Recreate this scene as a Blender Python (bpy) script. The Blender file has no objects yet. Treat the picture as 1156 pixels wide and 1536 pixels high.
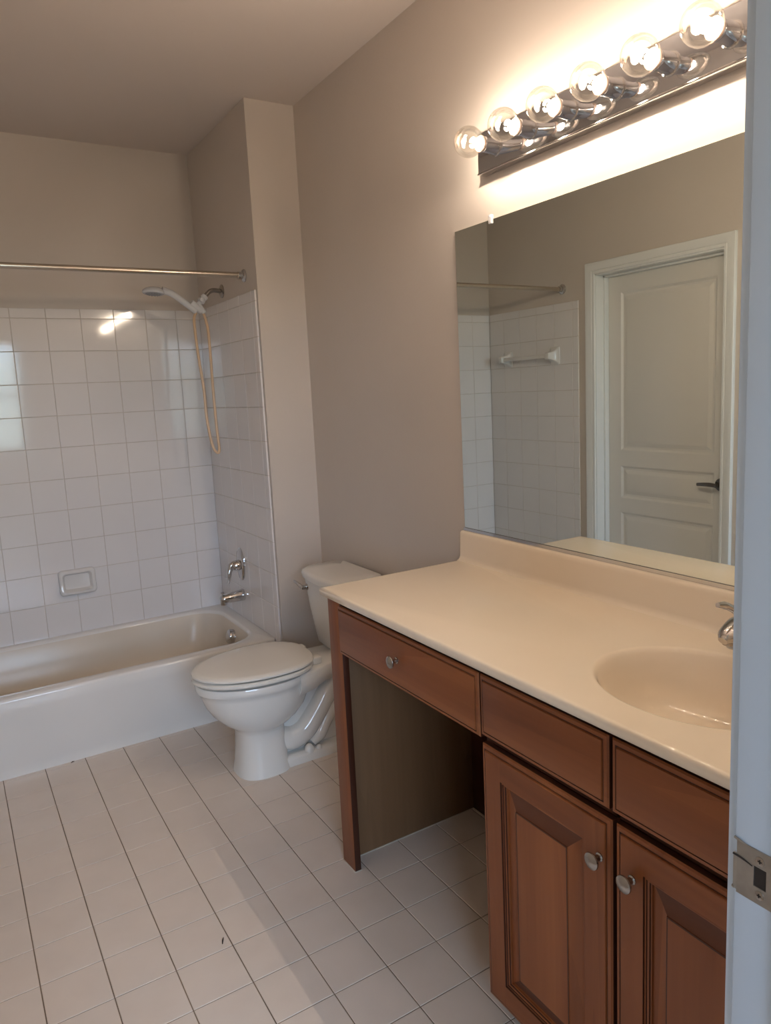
import bpy, bmesh, math, random
from mathutils import Vector, Matrix
random.seed(7)
S = bpy.context.scene
COL = S.collection
PI = math.pi

# ------------------------------------------------------------------ camera
cam_d = bpy.data.cameras.new('camera')
cam = bpy.data.objects.new('camera', cam_d); COL.objects.link(cam)
R_ = Vector((0.84610813, -0.53100444, -0.04620953)); U_ = Vector((0.11892466, 0.1035618, 0.98748766)); F_ = Vector((0.51957479, 0.84101679, -0.15077401))
C_ = Vector((-1.47252284, -3.12708039, 1.476374))
m = Matrix.Identity(4)
for i in range(3):
    m[i][0] = R_[i]; m[i][1] = U_[i]; m[i][2] = -F_[i]; m[i][3] = C_[i]
cam.matrix_world = m
cam_d.sensor_width = 36.0
cam_d.lens = 1103.127 * 36.0 / 1536.0
cam_d.shift_x = -23.4 / 1536.0
cam_d.shift_y = -15.08 / 1536.0
cam_d.clip_start = 0.02
S.camera = cam

# ------------------------------------------------------------------ light levels
SKY = 16.5            # daylight through the bedroom window
BULB = 4.4           # watts radiated by each globe bulb
EXPOSURE = 0.32
S.view_settings.view_transform = 'Standard'
S.view_settings.look = 'None'
S.view_settings.gamma = 1.0
S.view_settings.use_curve_mapping = False
S.view_settings.exposure = EXPOSURE

world = bpy.data.worlds.new('world'); S.world = world; world.use_nodes = True
nt = world.node_tree; nt.nodes.clear()
def N(nt, t, **k):
    n = nt.nodes.new(t)
    for a, b in k.items(): setattr(n, a, b)
    return n
wo = N(nt, 'ShaderNodeOutputWorld'); bg = N(nt, 'ShaderNodeBackground'); tc = N(nt, 'ShaderNodeTexCoord')
sep = N(nt, 'ShaderNodeSeparateXYZ'); nz = N(nt, 'ShaderNodeTexNoise'); nz.inputs['Scale'].default_value = 9; nz.inputs['Detail'].default_value = 6
mul = N(nt, 'ShaderNodeMath', operation='MULTIPLY'); mul.inputs[1].default_value = 0.55
sub = N(nt, 'ShaderNodeMath', operation='SUBTRACT'); sub.inputs[1].default_value = 0.5
ad = N(nt, 'ShaderNodeMath', operation='ADD')
rp = N(nt, 'ShaderNodeValToRGB')
e = rp.color_ramp.elements
e[0].position = 0.0; e[0].color = (0.10, 0.12, 0.10, 1)
e[1].position = 1.0; e[1].color = (0.60, 0.77, 1.04, 1)
for pz, c in ((0.44, (0.14, 0.17, 0.15, 1)), (0.50, (0.32, 0.42, 0.45, 1)), (0.56, (0.55, 0.71, 0.97, 1)), (0.7, (0.60, 0.77, 1.04, 1))):
    x = e.new(pz); x.color = c
mp = N(nt, 'ShaderNodeMath', operation='MULTIPLY_ADD'); mp.inputs[1].default_value = 0.5; mp.inputs[2].default_value = 0.5
L = nt.links.new
L(tc.outputs['Generated'], sep.inputs[0]); L(tc.outputs['Generated'], nz.inputs['Vector'])
L(nz.outputs['Fac'], sub.inputs[0]); L(sub.outputs[0], mul.inputs[0]); L(sep.outputs['Z'], ad.inputs[0]); L(mul.outputs[0], ad.inputs[1])
L(ad.outputs[0], mp.inputs[0]); L(mp.outputs[0], rp.inputs[0]); L(rp.outputs[0], bg.inputs['Color']); bg.inputs['Strength'].default_value = SKY
L(bg.outputs[0], wo.inputs[0])

# bedroom window reflected in the tile, and one added for fill (daylight enters through them)
BY = -5.2; BX0 = -3.7
WIN = (-2.6, -0.15, 0.95, 2.36)          # in the wall y = BY: x0,x1,z0,z1
WIN_FILL = (-4.6, -4.15, 1.05, 2.10)        # unseen window added to light the jamb, in the wall x = BX0: y0,y1,z0,z1
def portal(loc, rot, sx, sy):
    ld = bpy.data.lights.new('window_portal', 'AREA'); ld.shape = 'RECTANGLE'; ld.size = sx; ld.size_y = sy
    ld.cycles.is_portal = True
    lo = bpy.data.objects.new('window_portal', ld); COL.objects.link(lo); lo.location = loc; lo.rotation_euler = rot
portal(((WIN[0]+WIN[1])/2, BY-0.13, (WIN[2]+WIN[3])/2), (PI/2, 0, 0), WIN[1]-WIN[0], WIN[3]-WIN[2])
portal((BX0-0.13, (WIN_FILL[0]+WIN_FILL[1])/2, (WIN_FILL[2]+WIN_FILL[3])/2), (PI/2, 0, -PI/2), WIN_FILL[1]-WIN_FILL[0], WIN_FILL[3]-WIN_FILL[2])

# ------------------------------------------------------------------ materials
MAT = {}
def mat(name, col, rough=0.5, metal=0.0, spec=0.5, coat=0.0, var=0.0, vscale=4.0, bump=0.0, bscale=60.0, var_col=None, coat_rough=0.05):
    m = bpy.data.materials.new(name); m.use_nodes = True; t = m.node_tree; b = t.nodes['Principled BSDF']
    b.inputs['Base Color'].default_value = (*col, 1); b.inputs['Roughness'].default_value = rough
    b.inputs['Metallic'].default_value = metal; b.inputs['Specular IOR Level'].default_value = spec
    b.inputs['Coat Weight'].default_value = coat; b.inputs['Coat Roughness'].default_value = coat_rough
    c = N(t, 'ShaderNodeTexCoord')
    if var > 0:
        n = N(t, 'ShaderNodeTexNoise'); n.inputs['Scale'].default_value = vscale; n.inputs['Detail'].default_value = 5
        t.links.new(c.outputs['Object'], n.inputs['Vector'])
        mx = N(t, 'ShaderNodeMix', data_type='RGBA')
        c2 = var_col or tuple(v * (1 - var) for v in col)
        mx.inputs[6].default_value = (*col, 1); mx.inputs[7].default_value = (*c2, 1)
        r = N(t, 'ShaderNodeMapRange'); r.inputs[1].default_value = 0.35; r.inputs[2].default_value = 0.7
        t.links.new(n.outputs['Fac'], r.inputs[0]); t.links.new(r.outputs[0], mx.inputs[0]); t.links.new(mx.outputs[2], b.inputs['Base Color'])
    if bump > 0:
        n = N(t, 'ShaderNodeTexNoise'); n.inputs['Scale'].default_value = bscale; n.inputs['Detail'].default_value = 3
        t.links.new(c.outputs['Object'], n.inputs['Vector'])
        bp = N(t, 'ShaderNodeBump'); bp.inputs['Strength'].default_value = bump; bp.inputs['Distance'].default_value = 0.002
        t.links.new(n.outputs['Fac'], bp.inputs['Height']); t.links.new(bp.outputs[0], b.inputs['Normal'])
        if coat > 0: t.links.new(bp.outputs[0], b.inputs['Coat Normal'])
    MAT[name] = m
    return m

def wood(name, dark, light, axis, rough=0.38, scale=1.0):
    """axis: 0 x,1 y,2 z = grain direction"""
    m = bpy.data.materials.new(name); m.use_nodes = True; t = m.node_tree; b = t.nodes['Principled BSDF']
    c = N(t, 'ShaderNodeTexCoord'); mpn = N(t, 'ShaderNodeMapping')
    sc = [14 * scale] * 3; sc[axis] = 1.1 * scale; mpn.inputs['Scale'].default_value = sc
    t.links.new(c.outputs['Object'], mpn.inputs['Vector'])
    n1 = N(t, 'ShaderNodeTexNoise'); n1.inputs['Scale'].default_value = 0.7; n1.inputs['Detail'].default_value = 5; n1.inputs['Distortion'].default_value = 0.6
    t.links.new(mpn.outputs[0], n1.inputs['Vector'])
    mp2 = N(t, 'ShaderNodeMapping'); sc2 = [90 * scale] * 3; sc2[axis] = 3 * scale; mp2.inputs['Scale'].default_value = sc2
    t.links.new(c.outputs['Object'], mp2.inputs['Vector'])
    n2 = N(t, 'ShaderNodeTexNoise'); n2.inputs['Scale'].default_value = 1.0; n2.inputs['Detail'].default_value = 4
    t.links.new(mp2.outputs[0], n2.inputs['Vector'])
    # glued-up boards: slightly different tone
    vo = N(t, 'ShaderNodeTexVoronoi'); vm = N(t, 'ShaderNodeMapping'); vs_ = [11.0] * 3; vs_[axis] = 0.9; vm.inputs['Scale'].default_value = vs_
    t.links.new(c.outputs['Object'], vm.inputs['Vector']); t.links.new(vm.outputs[0], vo.inputs['Vector']); vo.inputs['Scale'].default_value = 1.0
    vsep = N(t, 'ShaderNodeSeparateColor'); t.links.new(vo.outputs['Color'], vsep.inputs[0])
    mixf = N(t, 'ShaderNodeMath', operation='MULTIPLY_ADD'); mixf.inputs[1].default_value = 0.18
    t.links.new(n2.outputs['Fac'], mixf.inputs[0]); t.links.new(n1.outputs['Fac'], mixf.inputs[2])
    r = N(t, 'ShaderNodeValToRGB'); el = r.color_ramp.elements
    el[0].position = 0.40; el[0].color = (*dark, 1); el[1].position = 0.95; el[1].color = (*light, 1)
    mb = N(t, 'ShaderNodeMath', operation='MULTIPLY_ADD'); mb.inputs[1].default_value = 0.22
    t.links.new(vsep.outputs[0], mb.inputs[0]); t.links.new(mixf.outputs[0], mb.inputs[2]); t.links.new(mb.outputs[0], r.inputs[0])
    t.links.new(r.outputs[0], b.inputs['Base Color'])
    b.inputs['Roughness'].default_value = rough; b.inputs['Specular IOR Level'].default_value = 0.4
    bp = N(t, 'ShaderNodeBump'); bp.inputs['Strength'].default_value = 0.08; bp.inputs['Distance'].default_value = 0.001
    t.links.new(n2.outputs['Fac'], bp.inputs['Height']); t.links.new(bp.outputs[0], b.inputs['Normal'])
    MAT[name] = m
    return m

PAINT = mat('greige_paint', (0.645, 0.575, 0.512), 0.42, spec=0.35, var=0.04, vscale=1.5, bump=0.10, bscale=90)
CEIL = mat('ceiling_paint', (0.70, 0.62, 0.565), 0.7, spec=0.2, bump=0.08, bscale=90)
TRIM = mat('white_trim_paint', (0.80, 0.80, 0.78), 0.35, bump=0.05, bscale=40)
JAMB = mat('daylight_tinted_jamb', (0.50, 0.575, 0.67), 0.35, bump=0.05, bscale=40)  # white paint made darker and bluer: daylight tint put into the colour
DOORP = mat('door_paint', (0.76, 0.73, 0.68), 0.4, bump=0.06, bscale=50)
TILE = mat('white_wall_tile', (0.80, 0.765, 0.75), 0.07, spec=0.55, var=0.03, vscale=3, bump=0.03, bscale=14)
GROUT = mat('tile_grout', (0.62, 0.54, 0.46), 0.8, var=0.2, vscale=8)
FTILE = mat('floor_tile', (0.72, 0.625, 0.545), 0.33, spec=0.45, var=0.07, vscale=9, bump=0.04, bscale=40, var_col=(0.69, 0.595, 0.515))
FGROUT = mat('floor_grout', (0.26, 0.19, 0.13), 0.9, var=0.4, vscale=5)
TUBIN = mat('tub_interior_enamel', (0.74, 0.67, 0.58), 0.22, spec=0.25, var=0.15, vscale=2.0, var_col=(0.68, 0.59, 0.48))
ENAMEL = mat('tub_enamel', (0.80, 0.77, 0.73), 0.10, spec=0.55, var=0.04, vscale=2.5)
PORC = mat('toilet_porcelain', (0.78, 0.755, 0.71), 0.08, spec=0.6)
SEATM = mat('seat_plastic', (0.78, 0.74, 0.67), 0.16, spec=0.5)
MARBLE = mat('cultured_marble', (0.86, 0.735, 0.58), 0.07, spec=0.5, var=0.06, vscale=5, var_col=(0.87, 0.755, 0.605))
CHROME = mat('chrome', (0.62, 0.61, 0.61), 0.06, metal=1.0)
BARCH = mat('mirror_chrome', (0.66, 0.68, 0.73), 0.04, metal=1.0, bump=0.02, bscale=6)
NICKEL = mat('satin_nickel', (0.40, 0.375, 0.35), 0.24, metal=1.0)
BRONZE = mat('dark_lever_metal', (0.22, 0.20, 0.185), 0.22, metal=1.0)
STEEL = mat('worn_strike_steel', (0.42, 0.39, 0.35), 0.42, metal=0.9, var=0.3, vscale=30, bump=0.2, bscale=80)
RODM = mat('brushed_rod', (0.62, 0.56, 0.48), 0.22, metal=1.0)
WPLAST = mat('white_plastic', (0.66, 0.65, 0.66), 0.25)
HOSE = mat('aged_vinyl_hose', (0.66, 0.47, 0.31), 0.25, spec=0.5)
DARK = mat('dark_recess', (0.02, 0.012, 0.008), 0.8)
GREY = mat('nozzle_grey', (0.30, 0.30, 0.31), 0.5)
CERAM = mat('ceramic_accessory', (0.74, 0.71, 0.68), 0.08, spec=0.6)
CARPET = mat('bedroom_carpet', (0.52, 0.43, 0.34), 0.95, var=0.15, vscale=60)
BEDP = mat('bedroom_paint', (0.72, 0.62, 0.51), 0.7)
CAULK = mat('caulk', (0.62, 0.55, 0.46), 0.5)
FROST = mat('frosted_collar', (0.20, 0.14, 0.105), 0.35)
CERB = mat('bulb_stem_glass', (0.85, 0.66, 0.50), 0.3)
W_V = wood('stained_maple_vertical', (0.155, 0.041, 0.012), (0.315, 0.104, 0.033), 2)
W_H = wood('stained_maple_horizontal', (0.155, 0.041, 0.012), (0.315, 0.104, 0.033), 1)
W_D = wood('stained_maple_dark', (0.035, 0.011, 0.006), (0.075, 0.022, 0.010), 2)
W_P = wood('plain_maple_side', (0.155, 0.080, 0.036), (0.235, 0.125, 0.060), 2, rough=0.5)
W_E = wood('stained_maple_end_grain', (0.085, 0.024, 0.010), (0.165, 0.050, 0.019), 1)
# mirror silvering
MIRR = mat('mirror_glass', (0.78, 0.835, 0.80), 0.0, metal=1.0)
# thin clear bulb glass: mostly see-through with surface reflection
def thin_glass(name, tint=(0.97, 0.96, 0.93), base=0.03, edge=0.55):
    g = bpy.data.materials.new(name); g.use_nodes = True; t = g.node_tree; t.nodes.clear()
    o = N(t, 'ShaderNodeOutputMaterial'); mx = N(t, 'ShaderNodeMixShader'); tr = N(t, 'ShaderNodeBsdfTransparent'); gl = N(t, 'ShaderNodeBsdfGlossy')
    lw = N(t, 'ShaderNodeLayerWeight'); lw.inputs['Blend'].default_value = 0.35
    r = N(t, 'ShaderNodeMapRange'); r.inputs[3].default_value = base; r.inputs[4].default_value = edge
    tr.inputs[0].default_value = (*tint, 1); gl.inputs['Roughness'].default_value = 0.03; gl.inputs[0].default_value = (0.9, 0.9, 0.9, 1)
    t.links.new(lw.outputs['Fresnel'], r.inputs[0]); t.links.new(r.outputs[0], mx.inputs[0])
    t.links.new(tr.outputs[0], mx.inputs[1]); t.links.new(gl.outputs[0], mx.inputs[2]); t.links.new(mx.outputs[0], o.inputs[0])
    return g
GLASS = thin_glass('clear_bulb_glass')
WGLASS = thin_glass('window_glass', (0.97, 0.99, 0.99), 0.03, 0.4)
def emis(name, col, st):
    g = bpy.data.materials.new(name); g.use_nodes = True; t = g.node_tree; t.nodes.clear()
    o = N(t, 'ShaderNodeOutputMaterial'); em = N(t, 'ShaderNodeEmission'); em.inputs[0].default_value = (*col, 1); em.inputs[1].default_value = st
    t.links.new(em.outputs[0], o.inputs[0]); return g
FIL = emis('filament_glow', (1.0, 0.845, 0.70), 60.0)

# ------------------------------------------------------------------ mesh helpers
WORLD = {}
def box(bm, a, b, bev=0.0, seg=2):
    x0, x1 = sorted((a[0], b[0])); y0, y1 = sorted((a[1], b[1])); z0, z1 = sorted((a[2], b[2]))
    vs = [bm.verts.new(p) for p in ((x0,y0,z0),(x1,y0,z0),(x1,y1,z0),(x0,y1,z0),(x0,y0,z1),(x1,y0,z1),(x1,y1,z1),(x0,y1,z1))]
    fs = [bm.faces.new([vs[i] for i in f]) for f in ((3,2,1,0),(4,5,6,7),(0,1,5,4),(1,2,6,5),(2,3,7,6),(3,0,4,7))]
    if bev > 0:
        es = list({e for f in fs for e in f.edges})
        bmesh.ops.bevel(bm, geom=es, offset=bev, segments=seg, affect='EDGES', profile=0.5)
    return vs
def loft(bm, loops, cap0=True, cap1=True, closed=True):
    rows = [[bm.verts.new(p) for p in l] for l in loops]
    n = len(rows[0])
    for r0, r1 in zip(rows, rows[1:]):
        for i in range(n if closed else n - 1):
            j = (i + 1) % n
            bm.faces.new((r0[i], r0[j], r1[j], r1[i]))
    if cap0: bm.faces.new(rows[0][::-1])
    if cap1: bm.faces.new(rows[-1])
    return rows
def frame_for(d):
    d = d.normalized(); a = Vector((0, 0, 1)) if abs(d.z) < 0.9 else Vector((1, 0, 0))
    u = d.cross(a).normalized(); return u, u.cross(d).normalized()
def lathe(bm, o, axis, prof, n=32):
    """prof: list of (distance along axis, radius)"""
    o = Vector(o); d = Vector(axis).normalized(); u, v = frame_for(d)
    loops = [[o + d * t + (u * math.cos(2*PI*i/n) + v * math.sin(2*PI*i/n)) * max(r, 1e-4) for i in range(n)] for t, r in prof]
    loft(bm, loops)
def smooth_path(pts, k=8):
    P = [Vector(p) for p in pts]; P = [P[0]*2-P[1]] + P + [P[-1]*2-P[-2]]; out = []
    for i in range(1, len(P)-2):
        for j in range(k):
            t = j / k; a, b, c, d = P[i-1:i+3]
            out.append(0.5*((2*b)+(c-a)*t+(2*a-5*b+4*c-d)*t*t+(3*b-a-3*c+d)*t**3))
    out.append(P[-2]); return out
def tube(bm, pts, rad, n=14, k=8, smooth=True, flat=None):
    """rad: number or list per control point; flat=(normal vector, factor) squashes the section"""
    if smooth: P = smooth_path(pts, k)
    else: P = [Vector(p) for p in pts]; k = 1
    m_ = len(P)
    if not hasattr(rad, '__len__'): rad = [rad] * len(pts)
    loops = []; u = None
    for i, p in enumerate(P):
        d = (P[min(i+1, m_-1)] - P[max(i-1, 0)]).normalized()
        if u is None: u, v = frame_for(d)
        else:
            u = (u - d * u.dot(d)).normalized(); v = u.cross(d).normalized()
        f = i / k; a = min(int(f), len(rad)-1); b = min(a+1, len(rad)-1); r = rad[a] + (rad[b]-rad[a])*(f-a)
        lp = []
        for j in range(n):
            o = (u*math.cos(2*PI*j/n) + v*math.sin(2*PI*j/n)) * r
            if flat: q = Vector(flat[0]).normalized(); o = o - q * o.dot(q) * (1 - flat[1])
            lp.append(p + o)
        loops.append(lp)
    loft(bm, loops)
def rrect(x0, x1, y0, y1, r, z, nc=8, ns=6):
    """rounded rectangle loop, counter-clockwise, fixed vertex count"""
    r = max(1e-4, min(r, (x1-x0)/2-1e-4, (y1-y0)/2-1e-4)); pts = []
    cs = [((x1-r, y0+r), -90), ((x1-r, y1-r), 0), ((x0+r, y1-r), 90), ((x0+r, y0+r), 180)]
    for q, (c, a0) in enumerate(cs):
        for i in range(nc+1):
            a = math.radians(a0 + 90*i/nc); pts.append((c[0]+r*math.cos(a), c[1]+r*math.sin(a), z))
        a = math.radians(a0+90); p0 = (c[0]+r*math.cos(a), c[1]+r*math.sin(a))
        c2, a2 = cs[(q+1) % 4]; a2 = math.radians(a2); p1 = (c2[0]+r*math.cos(a2), c2[1]+r*math.sin(a2))
        for i in range(1, ns):
            t = i/ns; pts.append((p0[0]+(p1[0]-p0[0])*t, p0[1]+(p1[1]-p0[1])*t, z))
    return pts
def finish(name, bm, material, parent=None, angle=35, recalc=True):
    if recalc: bmesh.ops.recalc_face_normals(bm, faces=bm.faces[:])
    me = bpy.data.meshes.new(name); 
    o = bpy.data.objects.new(name, me); COL.objects.link(o)
    if parent is not None:
        w = WORLD[parent.name]; bmesh.ops.translate(bm, verts=bm.verts[:], vec=-w)
        o.parent = parent; WORLD[o.name] = w
    else: WORLD[o.name] = Vector((0, 0, 0))
    bm.to_mesh(me); bm.free()
    mats = material if isinstance(material, (list, tuple)) else [material]
    for q in mats: me.materials.append(q)
    me.shade_smooth()
    me.set_sharp_from_angle(angle=math.radians(angle))
    return o
def thing(name, loc, label, cat, group=None):
    o = bpy.data.objects.new(name, None); COL.objects.link(o); o.location = loc; o.empty_display_size = 0.05
    WORLD[o.name] = Vector(loc); o['label'] = label; o['category'] = cat
    if group: o['group'] = group
    return o
def struct(name, bm, material, label=None, parent=None, angle=35, cat=None):
    o = finish(name, bm, material, parent, angle)
    if parent is None:
        o['kind'] = 'structure'
        if label: o['label'] = label
        if cat: o['category'] = cat
    return o
def B(): return bmesh.new()
def sbox(name, a, b, material, label=None, parent=None, bev=0.0, cat=None):
    bm = B(); box(bm, a, b, bev); return struct(name, bm, material, label, parent, cat=cat)
def pbox(name, a, b, material, parent, bev=0.0):
    bm = B(); box(bm, a, b, bev); return finish(name, bm, material, parent)

# ------------------------------------------------------------------ room shell
H = 2.72; XL = -1.748; YB = 0.833; AX = -0.231; YF = -2.69; YF2 = -2.81
bm = B()
q = 0.1538; ox = -1.4226; oy = 0.0646; g = 0.0014
x_lines = [ox + q*i for i in range(-3, 11)]; y_lines = [oy - q*j for j in range(-1, 19)]
rows = []
for i in range(len(x_lines)-1):
    for j in range(len(y_lines)-1):
        x0 = max(x_lines[i]+g, XL+0.002); x1 = min(x_lines[i+1]-g, -0.002); y1 = min(y_lines[j]-g, 0.092); y0 = max(y_lines[j+1]+g, YF+0.002)
        if x1-x0 < 0.004 or y1-y0 < 0.004: continue
        vs = box(bm, (x0, y0, -0.008), (x1, y1, 0.0))
        b_ = 0.0012
        f = [f for f in bm.faces[-6:]][1] if False else None
floor_tiles = bm
bmesh.ops.bevel(bm, geom=[e_ for e_ in bm.edges if all(v.co.z > -0.001 for v in e_.verts)], offset=0.0011, segments=1, affect='EDGES')
fl = B(); box(fl, (XL-0.3, YF2, -0.12), (0.12, YB+0.12, -0.0022)); flo = struct('floor', fl, FGROUT, 'bathroom floor of small square beige tiles with thin brown grout', cat='floor')
finish('tile_paving', floor_tiles, FTILE, flo, angle=15)
sbox('ceiling', (XL-0.25, YF2, H), (0.12, YB+0.12, H+0.1), CEIL, 'plain greige ceiling over the bathroom', cat='ceiling')
sbox('wall_right', (0, YF2, -0.12), (0.12, YB+0.12, H), PAINT, 'greige wall behind vanity, mirror and toilet', cat='wall')
sbox('wall_back', (XL-0.12, YB, -0.12), (0, YB+0.12, H), PAINT, 'greige back wall above the bathtub tile', cat='wall')
sbox('wall_return', (AX+0.006, 0.0, -0.05), (0.0, YB, H), PAINT, 'narrow greige wall return at the shower end of the bathtub', cat='wall')
# left wall with closet door opening
DY0, DY1, DZ = -0.930, -0.097, 2.075
bm = B()
box(bm, (XL-0.12, DY1, -0.12), (XL, YB, H)); box(bm, (XL-0.12, YF2, -0.12), (XL, DY0, H)); box(bm, (XL-0.12, DY0, DZ), (XL, DY1, H))
struct('wall_left', bm, PAINT, 'greige left wall with the white panelled door, seen in the mirror', cat='wall')
# wall with the doorway the view is taken from
JX0, JX1, JZ = -1.575, -0.80, 2.045
bm = B()
box(bm, (XL, YF2, -0.12), (JX0-0.02, YF, H)); box(bm, (JX1+0.02, YF2, -0.12), (0, YF, H)); box(bm, (JX0-0.02, YF2, JZ+0.02), (JX1+0.02, YF, H))
struct('wall_front', bm, PAINT, 'greige wall around the bathroom doorway', cat='wall')

# doorway jamb with strike plate (right), left jamb, head, stops and casings
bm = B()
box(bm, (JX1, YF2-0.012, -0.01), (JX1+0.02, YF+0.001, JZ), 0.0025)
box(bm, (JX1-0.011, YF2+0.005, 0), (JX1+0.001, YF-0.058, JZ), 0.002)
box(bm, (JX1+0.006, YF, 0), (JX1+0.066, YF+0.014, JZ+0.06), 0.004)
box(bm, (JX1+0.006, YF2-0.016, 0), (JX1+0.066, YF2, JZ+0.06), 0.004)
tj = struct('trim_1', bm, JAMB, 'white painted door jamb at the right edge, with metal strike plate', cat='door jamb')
bm = B()
box(bm, (JX0-0.02, YF2-0.012, -0.01), (JX0, YF+0.001, JZ), 0.0025)
box(bm, (JX0-0.066, YF, 0), (JX0-0.006, YF+0.014, JZ+0.06), 0.004); box(bm, (JX0-0.066, YF2-0.016, 0), (JX0-0.006, YF2, JZ+0.06), 0.004)
box(bm, (JX0-0.02, YF2-0.012, JZ), (JX1+0.02, YF+0.001, JZ+0.02), 0.0025)
box(bm, (JX0-0.006, YF, JZ+0.006), (JX1+0.006, YF+0.014, JZ+0.06), 0.004); box(bm, (JX0-0.006, YF2-0.016, JZ+0.006), (JX1+0.006, YF2, JZ+0.06), 0.004)
struct('trim_2', bm, TRIM, 'white painted head and left jamb of the bathroom doorway', cat='door jamb')
# strike plate: plate face at x = JX1 - .0015, lip wrapping round the bathroom side edge
bm = B(); xs = JX1-0.0016
z0, z1 = 0.9225, 0.9835
out = [(-2.6885, z0+0.004), (-2.6885, z1-0.004), (-2.700, z1), (-2.742, z1), (-2.742, z0), (-2.700, z0)]
# plate as boxes round the latch hole
hy0, hy1, hz0, hz1 = -2.7265, -2.7125, 0.9415, 0.9645
for (ya, yb_, za, zb) in ((-2.742, hy0, z0, z1), (hy1, -2.6930, z0, z1), (hy0, hy1, z0, hz0), (hy0, hy1, hz1, z1)):
    box(bm, (xs, ya, za), (JX1+0.0005, yb_, zb))
box(bm, (xs, -2.6930, z0+0.003), (JX1+0.0005, -2.6888, z1-0.016), 0.0004)
tube(bm, [(xs-0.0002, -2.6905, z0+0.004), (xs+0.0003, -2.6885, z0+0.004), (xs+0.003, -2.6872, z0+0.004)], 0.001, n=6)
sp = finish('strike_plate', bm, STEEL, tj); sp['label'] = 'worn steel strike plate with chipped lip'
bm = B(); box(bm, (JX1-0.0006, hy0, hz0), (JX1-0.0001, hy1, hz1)); finish('latch_hole', bm, DARK, tj)
bm = B(); tube(bm, [(xs-0.0004, -2.6890, 0.9665), (xs-0.0004, -2.700, 0.9655), (xs-0.0004, -2.711, 0.9630)], [0.0012, 0.001, 0.0005], n=6); finish('scratch', bm, DARK, sp)
bm = B(); tube(bm, [(xs-0.0002, -2.690, 0.986), (xs-0.0002, -2.698, 0.9845), (xs-0.0002, -2.706, 0.9835)], [0.0015, 0.0012, 0.0004], n=6); finish('paint_chip', bm, STEEL, tj)
for zc in (0.9725, 0.9335):
    bm = B(); lathe(bm, (xs+0.0006, -2.7195, zc), (-1, 0, 0), [(0, 0.0052), (0.001, 0.005), (0.0014, 0.0035), (0.0016, 0.0002)], 20)
    sc = finish('screw', bm, NICKEL, sp)
    bm = B(); box(bm, (xs-0.00125, -2.7217, zc-0.0006), (xs-0.0006, -2.7173, zc+0.0006)); box(bm, (xs-0.00125, -2.7201, zc-0.0022), (xs-0.0006, -2.7189, zc+0.0022)); finish('screw_slot', bm, DARK, tj)
# bedroom beyond the doorway (behind the viewer): simple shell with the daylight window
bx0, bx1 = BX0, 1.2
bm = B(); box(bm, (bx0, BY, -0.12), (bx1, YF2, 0)); struct('floor_bedroom', bm, CARPET, 'bedroom carpet behind the doorway', cat='floor')
bm = B(); box(bm, (bx0, BY, H), (bx1, YF2, H+0.1)); struct('ceiling_bedroom', bm, BEDP, 'bedroom ceiling behind the doorway', cat='ceiling')
bm = B(); box(bm, (bx1, BY, 0), (bx1+0.1, YF2, H)); struct('wall_bedroom_right', bm, BEDP, 'bedroom right wall', cat='wall')
bm = B(); box(bm, (bx0, YF2-0.004, 0), (XL-0.02, YF2, H)); box(bm, (0.0, YF2-0.004, 0), (bx1, YF2, H)); struct('wall_bedroom_front', bm, BEDP, 'bedroom wall beside the bathroom', cat='wall')
def window_wall(wname, name, f, u0, u1, w):
    """f maps (along, depth, z) to world; w = window opening"""
    a0, a1, z0, z1 = w
    bm = B()
    for (p, q_, r, s_) in ((u0, a0, 0, H), (a1, u1, 0, H), (a0, a1, 0, z0), (a0, a1, z1, H)): box(bm, f(p, 0, r), f(q_, -0.12, s_))
    struct(wname, bm, BEDP, 'bedroom wall with ' + name.replace('_', ' '), cat='wall')
    bm = B()
    mid = (a0+a1)/2; zm = (z0+z1)/2
    for (p, q_) in ((a0, a0+0.05), (a1-0.05, a1), (mid-0.03, mid+0.03)): box(bm, f(p, -0.07, z0), f(q_, -0.03, z1))
    for (p, q_) in ((z0, z0+0.05), (z1-0.05, z1), (zm-0.02, zm+0.02)): box(bm, f(a0, -0.07, p), f(a1, -0.03, q_))
    wn = struct(name, bm, TRIM, 'white framed bedroom window behind the doorway, out of direct view', cat='window')
    bm = B(); box(bm, f(a0+0.05, -0.052, z0+0.05), f(a1-0.05, -0.048, z1-0.05)); finish('pane', bm, WGLASS, wn)
window_wall('wall_bedroom_back', 'window_1', lambda a, d, z: (a, BY+d, z), bx0-0.12, bx1, WIN)
window_wall('wall_bedroom_left', 'added_window', lambda a, d, z: (BX0+d, a, z), BY, YF2, WIN_FILL)  # unseen window, added as a fill source for jamb and room

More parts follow.
